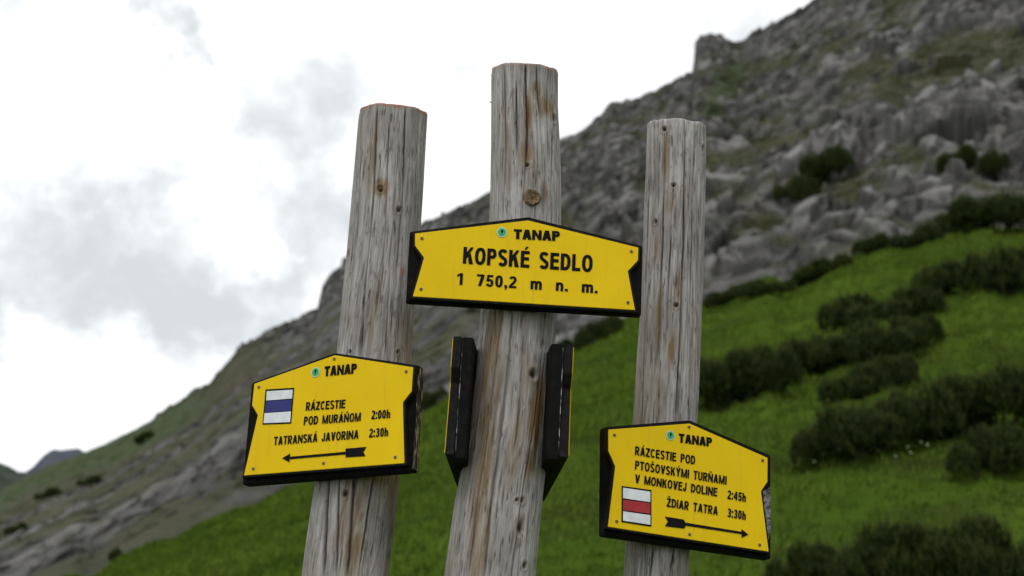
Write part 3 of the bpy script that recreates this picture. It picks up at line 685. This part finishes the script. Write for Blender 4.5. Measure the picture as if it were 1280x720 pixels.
# top sign on the middle post
n_, Q, u = sign_frame(post_m, 2.6, (655, 335), .036, (516, 370.5), (793.8, 387.5))
s = make_sign('wide yellow saddle name sign with elevation on the middle post', n_, Q, u)
body(s, [(518.8, 291.8), (660, 275.5), (798, 309.5), (797.5, 325.5), (784.3, 338.8), (793.8, 387.5), (516, 370.5), (530.5, 322), (518.8, 307)],
     [(512, 289.5), (660, 271), (803.5, 307.5), (801.5, 394), (507.5, 376.5)])
write(s, 'TANAP', (642, 298.8), (700, 301.5), 12.4, T=.34, tb=.24, gap=.05)
write(s, 'KOPSKÉ  SEDLO', (578.3, 329.5), (740.5, 340.2), 21, T=.27, tb=.19, gap=.11)
write(s, '1   750,2   m   n.   m.', (570.8, 355.8), (746.8, 366.8), 14.6, T=.225, tb=.17, gap=.12)
emblem(s, (627.5, 290.5), 6.8)
screws(s, [(527.5, 298), (526.3, 361.3), (789.2, 314.3), (785, 378)])

# left sign: blue trail marker, arrow to the left
n_, Q, u = sign_frame(post_l, -24.2, (412, 520), .040, (304.7, 594.4), (505.3, 578.9))
s = make_sign('yellow trail sign with blue marker and arrow pointing left', n_, Q, u)
pl, bk = body(s, [(317.8, 479.7), (418.3, 444.0), (516.4, 459), (514.4, 488.9), (503.3, 502.8), (505.3, 578.9), (304.7, 594.4), (322.8, 518.6), (315, 506.7)],
     [(314.5, 479), (418.3, 441), (522.5, 456.5), (514.5, 588.5), (302.5, 606)], thick=.040)
bkr = sorted(bk, key=lambda q: -q[0])[:2]; bt, bb = sorted(bkr, key=lambda q: -q[1])
def edge_strip(s, top, bot, z0, z1, m, name='worn_edge', out=.0012):
    e = np.array(bot) - np.array(top); e = e / np.linalg.norm(e); nn = np.array([-e[1], e[0]])
    if nn[0] < 0: nn = -nn
    t = np.array(top) + e * .004; b = np.array(bot) - e * .004
    slab(s, name, [t - nn * .002, t + nn * out, b + nn * out, b - nn * .002], z0, z1, m, .0004)
edge_strip(s, bt, bb, -.0385, -.017, m_worn)
write(s, 'TANAP', (405.3, 470.6), (446.1, 466.8), 12.4, T=.34, tb=.24, gap=.05)
write(s, 'RÁZCESTIE', (382.2, 513.6), (431.7, 510.2), 10.6)
write(s, 'POD  MURÁŇOM', (379.7, 531.6), (451, 526.5), 10.6)
write(s, '2:00h', (464.2, 524.3), (487.8, 522.7), 10.8)
write(s, 'TATRANSKÁ  JAVORINA', (342.2, 556.7), (448.3, 548.4), 10.6)
write(s, '2:30h', (461.4, 547), (485.3, 545.3), 10.8)
emblem(s, (394.7, 465.3), 5.6)
screws(s, [(418.1, 448.6), (508, 464.4), (323.9, 483.9), (494.2, 571.4), (404.7, 578.9), (316.9, 585.8)])
X = lambda x, y: (290 + x / 3.6, 420 + y / 3.6)
o = flat(s, 'trail_marker', [sq(s, [X(152, 241), X(281, 233), X(267, 394), X(138, 399)])], .0010, m_ink)
flat(s, 'white_band', [sq(s, [X(158, 249), X(275, 242), X(272, 282), X(155, 291)]), sq(s, [X(148, 348), X(267, 340), X(263, 388), X(143, 393)])], .0014, m_white, o)
flat(s, 'blue_band', [sq(s, [X(154.5, 295), X(271.5, 286), X(267.5, 337), X(148.5, 345)])], .0015, m_blue, o)
flat(s, 'direction_arrow', [sq(s, [X(226, 550), X(263, 529), X(259, 568)]), sq(s, [X(258, 544), X(512, 521), X(512, 533), X(258, 555)]), sq(s, [X(512, 507), X(606, 499), X(592, 522), X(602, 541), X(512, 546)])], .0011, m_ink)

# right sign: red trail marker, arrow to the right
n_, Q, u = sign_frame(post_r, 19.6, (858, 610), .042, (760, 658.4), (961, 689.6))
s = make_sign('yellow trail sign with red marker and arrow pointing right', n_, Q, u)
pl, bk = body(s, [(760.6, 537), (861.9, 529.4), (959.6, 572.3), (959.4, 602.1), (950.8, 613.8), (961, 689.6), (760, 658.4), (769.4, 583.1), (760.6, 563.6)],
     [(757, 533.5), (862.3, 525.2), (963.3, 569.2), (963.8, 699), (756, 669)], thick=.044)
Y_ = lambda x, y: (730 + x / 3.428, 500 + y / 3.428)
b2 = lambda x, y: tuple(s.loc(*Y_(x, y), -.0138))
flat(s, 'bare_wood_patch', [[b2(765, 392), b2(797, 372), b2(799, 470), b2(800, 560), b2(790, 600), b2(782, 540), b2(772, 470)]], -.0136, m_bare)
write(s, 'TANAP', (848.1, 553.1), (889.9, 558.6), 11.4, T=.34, tb=.24, gap=.05)
write(s, 'RÁZCESTIE  POD', (793.3, 568.6), (868.6, 580.8), 11)
write(s, 'PTOŠOVSKÝMI  TURŇAMI', (793.3, 586.6), (907.9, 606), 11)
write(s, 'V  MONKOVEJ  DOLINE', (793.3, 603.6), (896.3, 620.8), 11)
write(s, '2:45h', (908.8, 623.6), (931.9, 627.6), 11)
write(s, 'ŽDIAR  TATRA', (833, 633.3), (896.9, 644.1), 11)
write(s, '3:30h', (908.8, 646.2), (931.9, 650.2), 11)
emblem(s, (837.9, 544.3), 5.6)
screws(s, [Y_(130, 150), Y_(450, 115), Y_(765, 258), Y_(752, 620), Y_(452, 575), Y_(140, 520)])
o = flat(s, 'trail_marker', [sq(s, [Y_(161, 368), Y_(288, 386), Y_(288, 543), Y_(160, 523)])], .0010, m_ink)
flat(s, 'white_band', [sq(s, [Y_(166, 376), Y_(283, 393), Y_(283, 438), Y_(166, 421)]), sq(s, [Y_(166, 477), Y_(283, 494), Y_(283, 535), Y_(166, 517)])], .0014, m_white, o)
flat(s, 'red_band', [sq(s, [Y_(166, 427), Y_(283, 443), Y_(283, 488), Y_(166, 472)])], .0015, m_red, o)
flat(s, 'direction_arrow', [sq(s, [Y_(345, 499), Y_(425, 512), Y_(440, 532), Y_(428, 551), Y_(346, 541), Y_(359, 521)]), sq(s, [Y_(438, 526), Y_(676, 565), Y_(676, 575), Y_(438, 539)]), sq(s, [Y_(674, 553), Y_(704, 577), Y_(674, 591)])], .0011, m_ink)

# two signs on the flanks of the middle post, seen edge on
def side_sign(label, side, o_top, o_bot, i_top, yaw, Yn, length):
    e = np.array([math.sin(R(yaw)), math.cos(R(yaw)), 0.0])         # away from the camera, along the board
    n_ = np.array([side * math.cos(R(yaw)), -side * math.sin(R(yaw)), 0.0])
    yn = np.array([0, 1.0, 0])
    A, B, D = hit(*o_top, (0, Yn, 0), yn), hit(*o_bot, (0, Yn, 0), yn), hit(*i_top, (0, Yn, 0), yn)
    thick = abs(np.dot(D - A, n_)); hgt = (A - B)[2]
    u = e * side if side > 0 else -e                                   # u x v = n
    if np.dot(np.cross(u, np.array([0, 0, 1.0])), n_) < 0: u = -u
    lean = (A - B); 
    s = make_sign(label, n_, B, u, group='yellow signboards')
    sg = np.sign(np.dot(s.u, e))
    Lp = lambda x, y: (sg * x, y)
    k = length
    plate = [Lp(.004, hgt - .004), Lp(k * .5, hgt + .012), Lp(k - .004, hgt - .004), Lp(k - .004, hgt * .74), Lp(k - .016, hgt * .62), Lp(k - .004, .004), Lp(.004, .004), Lp(.020, hgt * .62), Lp(.004, hgt * .74)]
    back = [Lp(0, hgt), Lp(k * .5, hgt + .016), Lp(k, hgt), Lp(k, -.008), Lp(0, -.008)]
    slab(s, 'backing_board', [Lp(.004, hgt), Lp(k * .5, hgt + .014), Lp(k - .004, hgt), Lp(k - .004, -.006), Lp(.004, -.006)], -thick, -.018, m_black, .002)
    slab(s, 'rim', grow(plate, .004), -.0185, -.002, m_frame, .001)
    slab(s, 'yellow_plate', plate, -.0014, 0, m_yel, .0003)
    ex = sg * .004
    slab(s, 'worn_edge', [(ex - sg * .0012, .006), (ex + sg * .001, .006), (ex + sg * .001, hgt - .006), (ex - sg * .0012, hgt - .006)], -.0212, -.0196, m_worn, .0003)
    for fx in (.08, .5, .92):
        for fy in (.10, .86):
            bm = bmesh.new(); bmesh.ops.create_cone(bm, segments=14, radius1=.0036, radius2=.0024, depth=.002, cap_ends=True)
            me = bpy.data.meshes.new('screw'); bm.to_mesh(me); bm.free(); o = link('screw', me, m_screw, s.root); o.location = (sg * k * fx, hgt * fy, .001)
side_sign('yellow edged sign seen edge on, on the left flank of the middle post', -1, (566.5, 420), (555, 568), (593, 421), 2.8, 2.66, .50)
side_sign('yellow edged sign seen edge on, on the right flank of the middle post', 1, (721.5, 431), (711.5, 572), (692.5, 430), -2.9, 2.66, .50)

# ------------------------------------------------------------------ dwarf pines
m_needle = mat('dwarf_pine_needles', rough=.85, spec=.08); n = NT(m_needle)
t = n.attr('tint').outputs['Fac']
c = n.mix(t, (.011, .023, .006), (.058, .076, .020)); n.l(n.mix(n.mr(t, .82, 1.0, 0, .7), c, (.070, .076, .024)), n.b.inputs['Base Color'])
m_stem = noisy('pine_bark', (.035, .025, .018), (.08, .06, .045), 30, .9)
def shrub_protos():
    out = []
    for k in range(5):
        r = np.random.default_rng(100 + k)
        lobes = []
        for q in range(9):
            lobes.append((r.uniform(-.85, .85), r.uniform(-.5, .5), r.uniform(.06, .36), r.uniform(.28, .5), r.uniform(.24, .38), r.uniform(.28, .52)))
        V, F, Tn = [], [], []; cnt = 0
        for i in range(3600):
            lx, ly, lz, a, b, c = lobes[r.integers(len(lobes))]
            d = r.normal(size=3); d[2] = abs(d[2]) * 1.1 - .25; d /= np.linalg.norm(d)
            rad = r.uniform(.72, 1.06) 
            p = np.array([lx, ly, lz]) + d * rad * np.array([a, b, c])
            if p[2] < -.14: continue
            ax = d * .7 + np.array([0, 0, .8]) + r.normal(size=3) * .22; ax /= np.linalg.norm(ax)
            ln = r.uniform(.06, .125); tint = np.clip(r.normal(.34, .2), 0, .8)
            if rad > .9 and r.uniform() < .45:                # this year's upright candles, longer; paler tint also paints in lit tops
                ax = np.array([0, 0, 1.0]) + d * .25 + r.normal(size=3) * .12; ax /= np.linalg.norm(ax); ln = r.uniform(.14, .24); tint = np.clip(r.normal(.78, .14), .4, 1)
            s1 = np.cross(ax, r.normal(size=3)); s1 /= np.linalg.norm(s1); s2 = np.cross(ax, s1)
            for j in range(6):
                an = j * 1.047 + r.uniform(-.3, .3); out_ = s1 * math.cos(an) + s2 * math.sin(an); side = np.cross(ax, out_)
                bp = p + ax * ln * r.uniform(-.2, .35); tip = bp + ax * .8 * ln + out_ * min(ln * .62, .085)
                V += [bp - side * .010, bp + side * .010, tip]; F.append((cnt, cnt + 1, cnt + 2)); cnt += 3; Tn += [tint] * 3
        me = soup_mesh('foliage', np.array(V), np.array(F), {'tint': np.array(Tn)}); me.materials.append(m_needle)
        # limbs: tapered bent tubes from the root collar
        V, F = [], []
        for q, (lx, ly, lz, a, b, c) in enumerate(lobes):
            p0 = np.array([lx * .15, ly * .15, -.05]); p2 = np.array([lx, ly, lz + c * .5]); p1 = np.array([lx * .7, ly * .7, .05])
            for i in range(9):
                tq = i / 8; pp = (1 - tq) ** 2 * p0 + 2 * tq * (1 - tq) * p1 + tq * tq * p2; rr = .03 * (1 - tq) + .006
                for j in range(6):
                    an = j * math.pi / 3; V.append(pp + rr * np.array([math.cos(an), math.sin(an) * .8, .5 * math.sin(an)]))
            b0 = q * 54
            for i in range(8):
                for j in range(6):
                    x0, x1 = b0 + i * 6 + j, b0 + i * 6 + (j + 1) % 6; F += [(x0, x1, x1 + 6), (x0, x1 + 6, x0 + 6)]
        ms = soup_mesh('branches', np.array(V), np.array(F), smooth=True); ms.materials.append(m_stem)
        out.append((me, ms))
    return out
PROTO = shrub_protos()
SHRUBS = [  # base pixel (centre, bottom), width px, height px, label
 (1010, 735, 110, 62, 'low dwarf pine at the bottom edge, leftmost of the nearest clump'),
 (1100, 745, 150, 105, 'nearest dwarf pine in the middle of the clump at the bottom edge'),
 (1185, 740, 150, 100, 'bushy dwarf pine second from right at the bottom edge'),
 (1262, 745, 150, 112, 'nearest dwarf pine cut by the bottom right corner'),
 (1040, 572, 110, 52, 'left tip of the long dwarf pine row above the pale flowers'),
 (1095, 566, 140, 76, 'dwarf pine second from left in the long row above the pale flowers'),
 (1165, 552, 150, 92, 'tall middle dwarf pine of the long row above the pale flowers'),
 (1245, 535, 160, 86, 'dwarf pine at the right end of the long row, cut by the frame'),
 (1242, 592, 120, 62, 'lone rounded dwarf pine below the right end of the long row'),
 (1068, 497, 100, 50, 'small dwarf pine left half of the pair between two rows'),
 (1115, 482, 80, 44, 'small dwarf pine right half of the pair between two rows'),
 (1055, 455, 90, 44, 'dwarf pine at the left of the dense middle thicket'),
 (1110, 445, 120, 58, 'olive dwarf pine at the front of the dense middle thicket'),
 (1150, 436, 70, 50, 'dwarf pine at the right end of the dense middle thicket'),
 (1060, 410, 90, 50, 'dwarf pine at the upper left of the dense middle thicket'),
 (1120, 400, 130, 48, 'flat dark dwarf pine topping the dense middle thicket'),
 (900, 508, 110, 76, 'dark dwarf pine just right of the slim right post'),
 (965, 490, 100, 72, 'dark dwarf pine next to the one behind the right post'),
 (1008, 470, 80, 56, 'dwarf pine linking the right post thicket to the middle thicket'),
 (1190, 368, 110, 50, 'left dwarf pine of the upper right row on the grass'),
 (1250, 368, 130, 72, 'tall dwarf pine of the upper right row, cut by the frame'),
 (1240, 290, 120, 55, 'large dark dwarf pine at the rock foot by the right frame edge'),
 (1185, 296, 70, 34, 'dwarf pine at the rock foot beside the large dark one'),
 (1145, 310, 70, 34, 'dwarf pine at the rock foot where turf narrows to a ledge'),
 (1090, 318, 52, 26, 'small round dwarf pine at the rock foot'),
 (1030, 348, 90, 30, 'long low dwarf pine on the upper edge of the turf'),
 (960, 368, 80, 26, 'low dwarf pine on the turf edge right of the right post'),
 (912, 380, 60, 24, 'small dwarf pine on the turf edge touching the right post'),
 (1000, 262, 66, 50, 'lower half of the dark dwarf pine patch in the cliff middle'),
 (1040, 228, 74, 48, 'upper half of the dark dwarf pine patch in the cliff middle'),
 (1200, 218, 54, 36, 'left dwarf pine of the pair high on the right cliff'),
 (1244, 216, 40, 32, 'right dwarf pine of the pair high on the right cliff'),
 (755, 428, 70, 34, 'dwarf pine at the rock foot between middle and right posts'),
 (714, 440, 40, 22, 'small dwarf pine at the rock foot right of the middle post'),
 (545, 505, 44, 26, 'dwarf pine at the turf edge between left and middle posts'),
 (182, 552, 34, 18, 'small dwarf pine below the skyline of the left flank'),
 (112, 606, 44, 16, 'dark dwarf pine in the middle of the left flank patch'),
 (60, 622, 46, 18, 'dark dwarf pine left of the others on the left flank'),
 (20, 668, 40, 18, 'dark dwarf pine at the left frame edge'),
 (148, 696, 30, 18, 'small dwarf pine in the scree at the bottom left'),
]
for i, (px, py, w, h, lab) in enumerate(SHRUBS):
    p = ground(px, py); dep = np.dot(p - CAM, _f)
    root = thing('dwarf_pine', lab, 'shrub', p - np.array([0, 0, .03]), 'dwarf pines on the mountainside')
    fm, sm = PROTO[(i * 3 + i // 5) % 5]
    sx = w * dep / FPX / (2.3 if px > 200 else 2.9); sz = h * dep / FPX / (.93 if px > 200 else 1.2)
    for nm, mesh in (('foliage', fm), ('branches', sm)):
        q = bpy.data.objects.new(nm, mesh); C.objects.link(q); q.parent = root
    a_, r__ = math.atan2(p[0], p[1]), math.hypot(p[0], p[1]); e_ = .8      # lie along the slope
    hx = [float(H(np.array([math.atan2(p[0] + q_, p[1])]), np.array([math.hypot(p[0] + q_, p[1])]))[0]) for q_ in (-e_, e_)]
    hy = [float(H(np.array([math.atan2(p[0], p[1] + q_)]), np.array([math.hypot(p[0], p[1] + q_)]))[0]) for q_ in (-e_, e_)]
    up = Vector((-(hx[1] - hx[0]) / (2 * e_) * .9, -(hy[1] - hy[0]) / (2 * e_) * .7, 1)).normalized()
    root.scale = (sx, (sx + sz) * .5, sz)
    root.rotation_euler = (Vector((0, 0, 1)).rotation_difference(up).to_matrix() @ Matrix.Rotation(rng.uniform(-.3, .3) + (math.pi if i % 2 else 0), 3, 'Z')).to_euler()

# ------------------------------------------------------------------ grass blades (uncountable)
ng = 75000
az = rng.uniform(R(-24), R(24), ng * 2); rg = R_g(az); k = rng.uniform(0, 1, ng * 2)
r_ = 8.5 + (rg - 8.5) * k ** 1.15
z_ = H(az, r_); keep = np.arange(ng)
az, r_, z_ = az[keep], r_[keep], z_[keep]
x_, y_ = r_ * np.sin(az), r_ * np.cos(az)
dens = 1.5 * fbm(x_ / 3.2, y_ / 3.2, z_ / .5, 4, 71, .6)
V, Tn = [], []
for j in range(5):
    an = rng.uniform(0, 2 * math.pi, ng); ln = rng.uniform(.035, .085, ng) * (1 + .7 * np.clip(dens, -.8, 1)) * (.8 + r_ / 60); w = .006 + .00022 * r_
    bx_ = x_ + rng.normal(0, .05, ng); by_ = y_ + rng.normal(0, .05, ng)
    c_, s_ = np.cos(an), np.sin(an); lean = rng.uniform(.2, .8, ng) * ln
    b0 = np.stack([bx_ - s_ * w, by_ + c_ * w, z_ - .01], -1); b1 = np.stack([bx_ + s_ * w, by_ - c_ * w, z_ - .01], -1)
    tp = np.stack([bx_ + c_ * lean, by_ + s_ * lean, z_ + ln], -1)
    V.append(np.stack([b0, b1, tp], 1)); Tn.append(np.clip(.5 + .7 * dens + rng.normal(0, .2, ng), 0, 1)[:, None].repeat(3, 1))
V = np.concatenate(V).reshape(-1, 3); Tn = np.concatenate(Tn).reshape(-1)
m_blade = mat('grass_blades', rough=.9, spec=.0); n = NT(m_blade)
n.l(n.mix(n.attr('tint').outputs['Fac'], (.034, .065, .008), (.100, .148, .020)), n.b.inputs['Base Color'])
o = link('mountain_grass', soup_mesh('mountain_grass', V, np.arange(len(V)).reshape(-1, 3), {'tint': Tn}), m_blade); o['kind'] = 'stuff'

# pale flowers dotted in the turf below the long dwarf pine row
m_petal = mat('pale_petals', (.30, .34, .20), .85); m_stalk = mat('flower_stalk', (.05, .09, .02), .8)
def flower_meshes():
    V, F = [], []
    for k in range(9):
        a0 = 2 * math.pi * k / 9; b = len(V)
        for (rr, zz, w) in ((.1, .0, .10), (.6, .12, .22), (1.0, .05, .10)):
            for sg in (-1, 1): V.append((rr * math.cos(a0) - sg * w * math.sin(a0), rr * math.sin(a0) + sg * w * math.cos(a0), zz))
        for i in (0, 2): F += [(b + i, b + i + 1, b + i + 3), (b + i, b + i + 3, b + i + 2)]
    h = soup_mesh('flower_head', np.array(V) * .03, np.array(F)); h.materials.append(m_petal)
    V, F = [], []
    for i, zz in enumerate((-.12, -.06, 0)):
        for j in range(5): V.append((.003 * math.cos(j * 1.257) + .01 * (i - 1) ** 2, .003 * math.sin(j * 1.257), zz))
    for i in range(2):
        for j in range(5): x0, x1 = i * 5 + j, i * 5 + (j + 1) % 5; F += [(x0, x1, x1 + 5), (x0, x1 + 5, x0 + 5)]
    st = soup_mesh('stalk', np.array(V), np.array(F)); st.materials.append(m_stalk)
    return h, st
fh, fs = flower_meshes()
for px, py in [(1108, 566), (1135, 577), (1152, 568), (1160, 572), (1120, 590), (1139, 583), (1018, 592), (1098, 580)]:
    p = ground(px, py)
    r_o = thing('wildflower', 'tiny pale wildflower dotted in the green turf of the slope', 'flower', p + np.array([0, 0, .13]), 'pale wildflowers in the turf')
    r_o.rotation_euler = (.9 + rng.uniform(-.2, .2), rng.uniform(-.2, .2), rng.uniform(-.5, .5)); r_o.scale = (.45,) * 3
    for nm, mesh in (('flower_head', fh), ('stalk', fs)):
        q = bpy.data.objects.new(nm, mesh); C.objects.link(q); q.parent = r_o
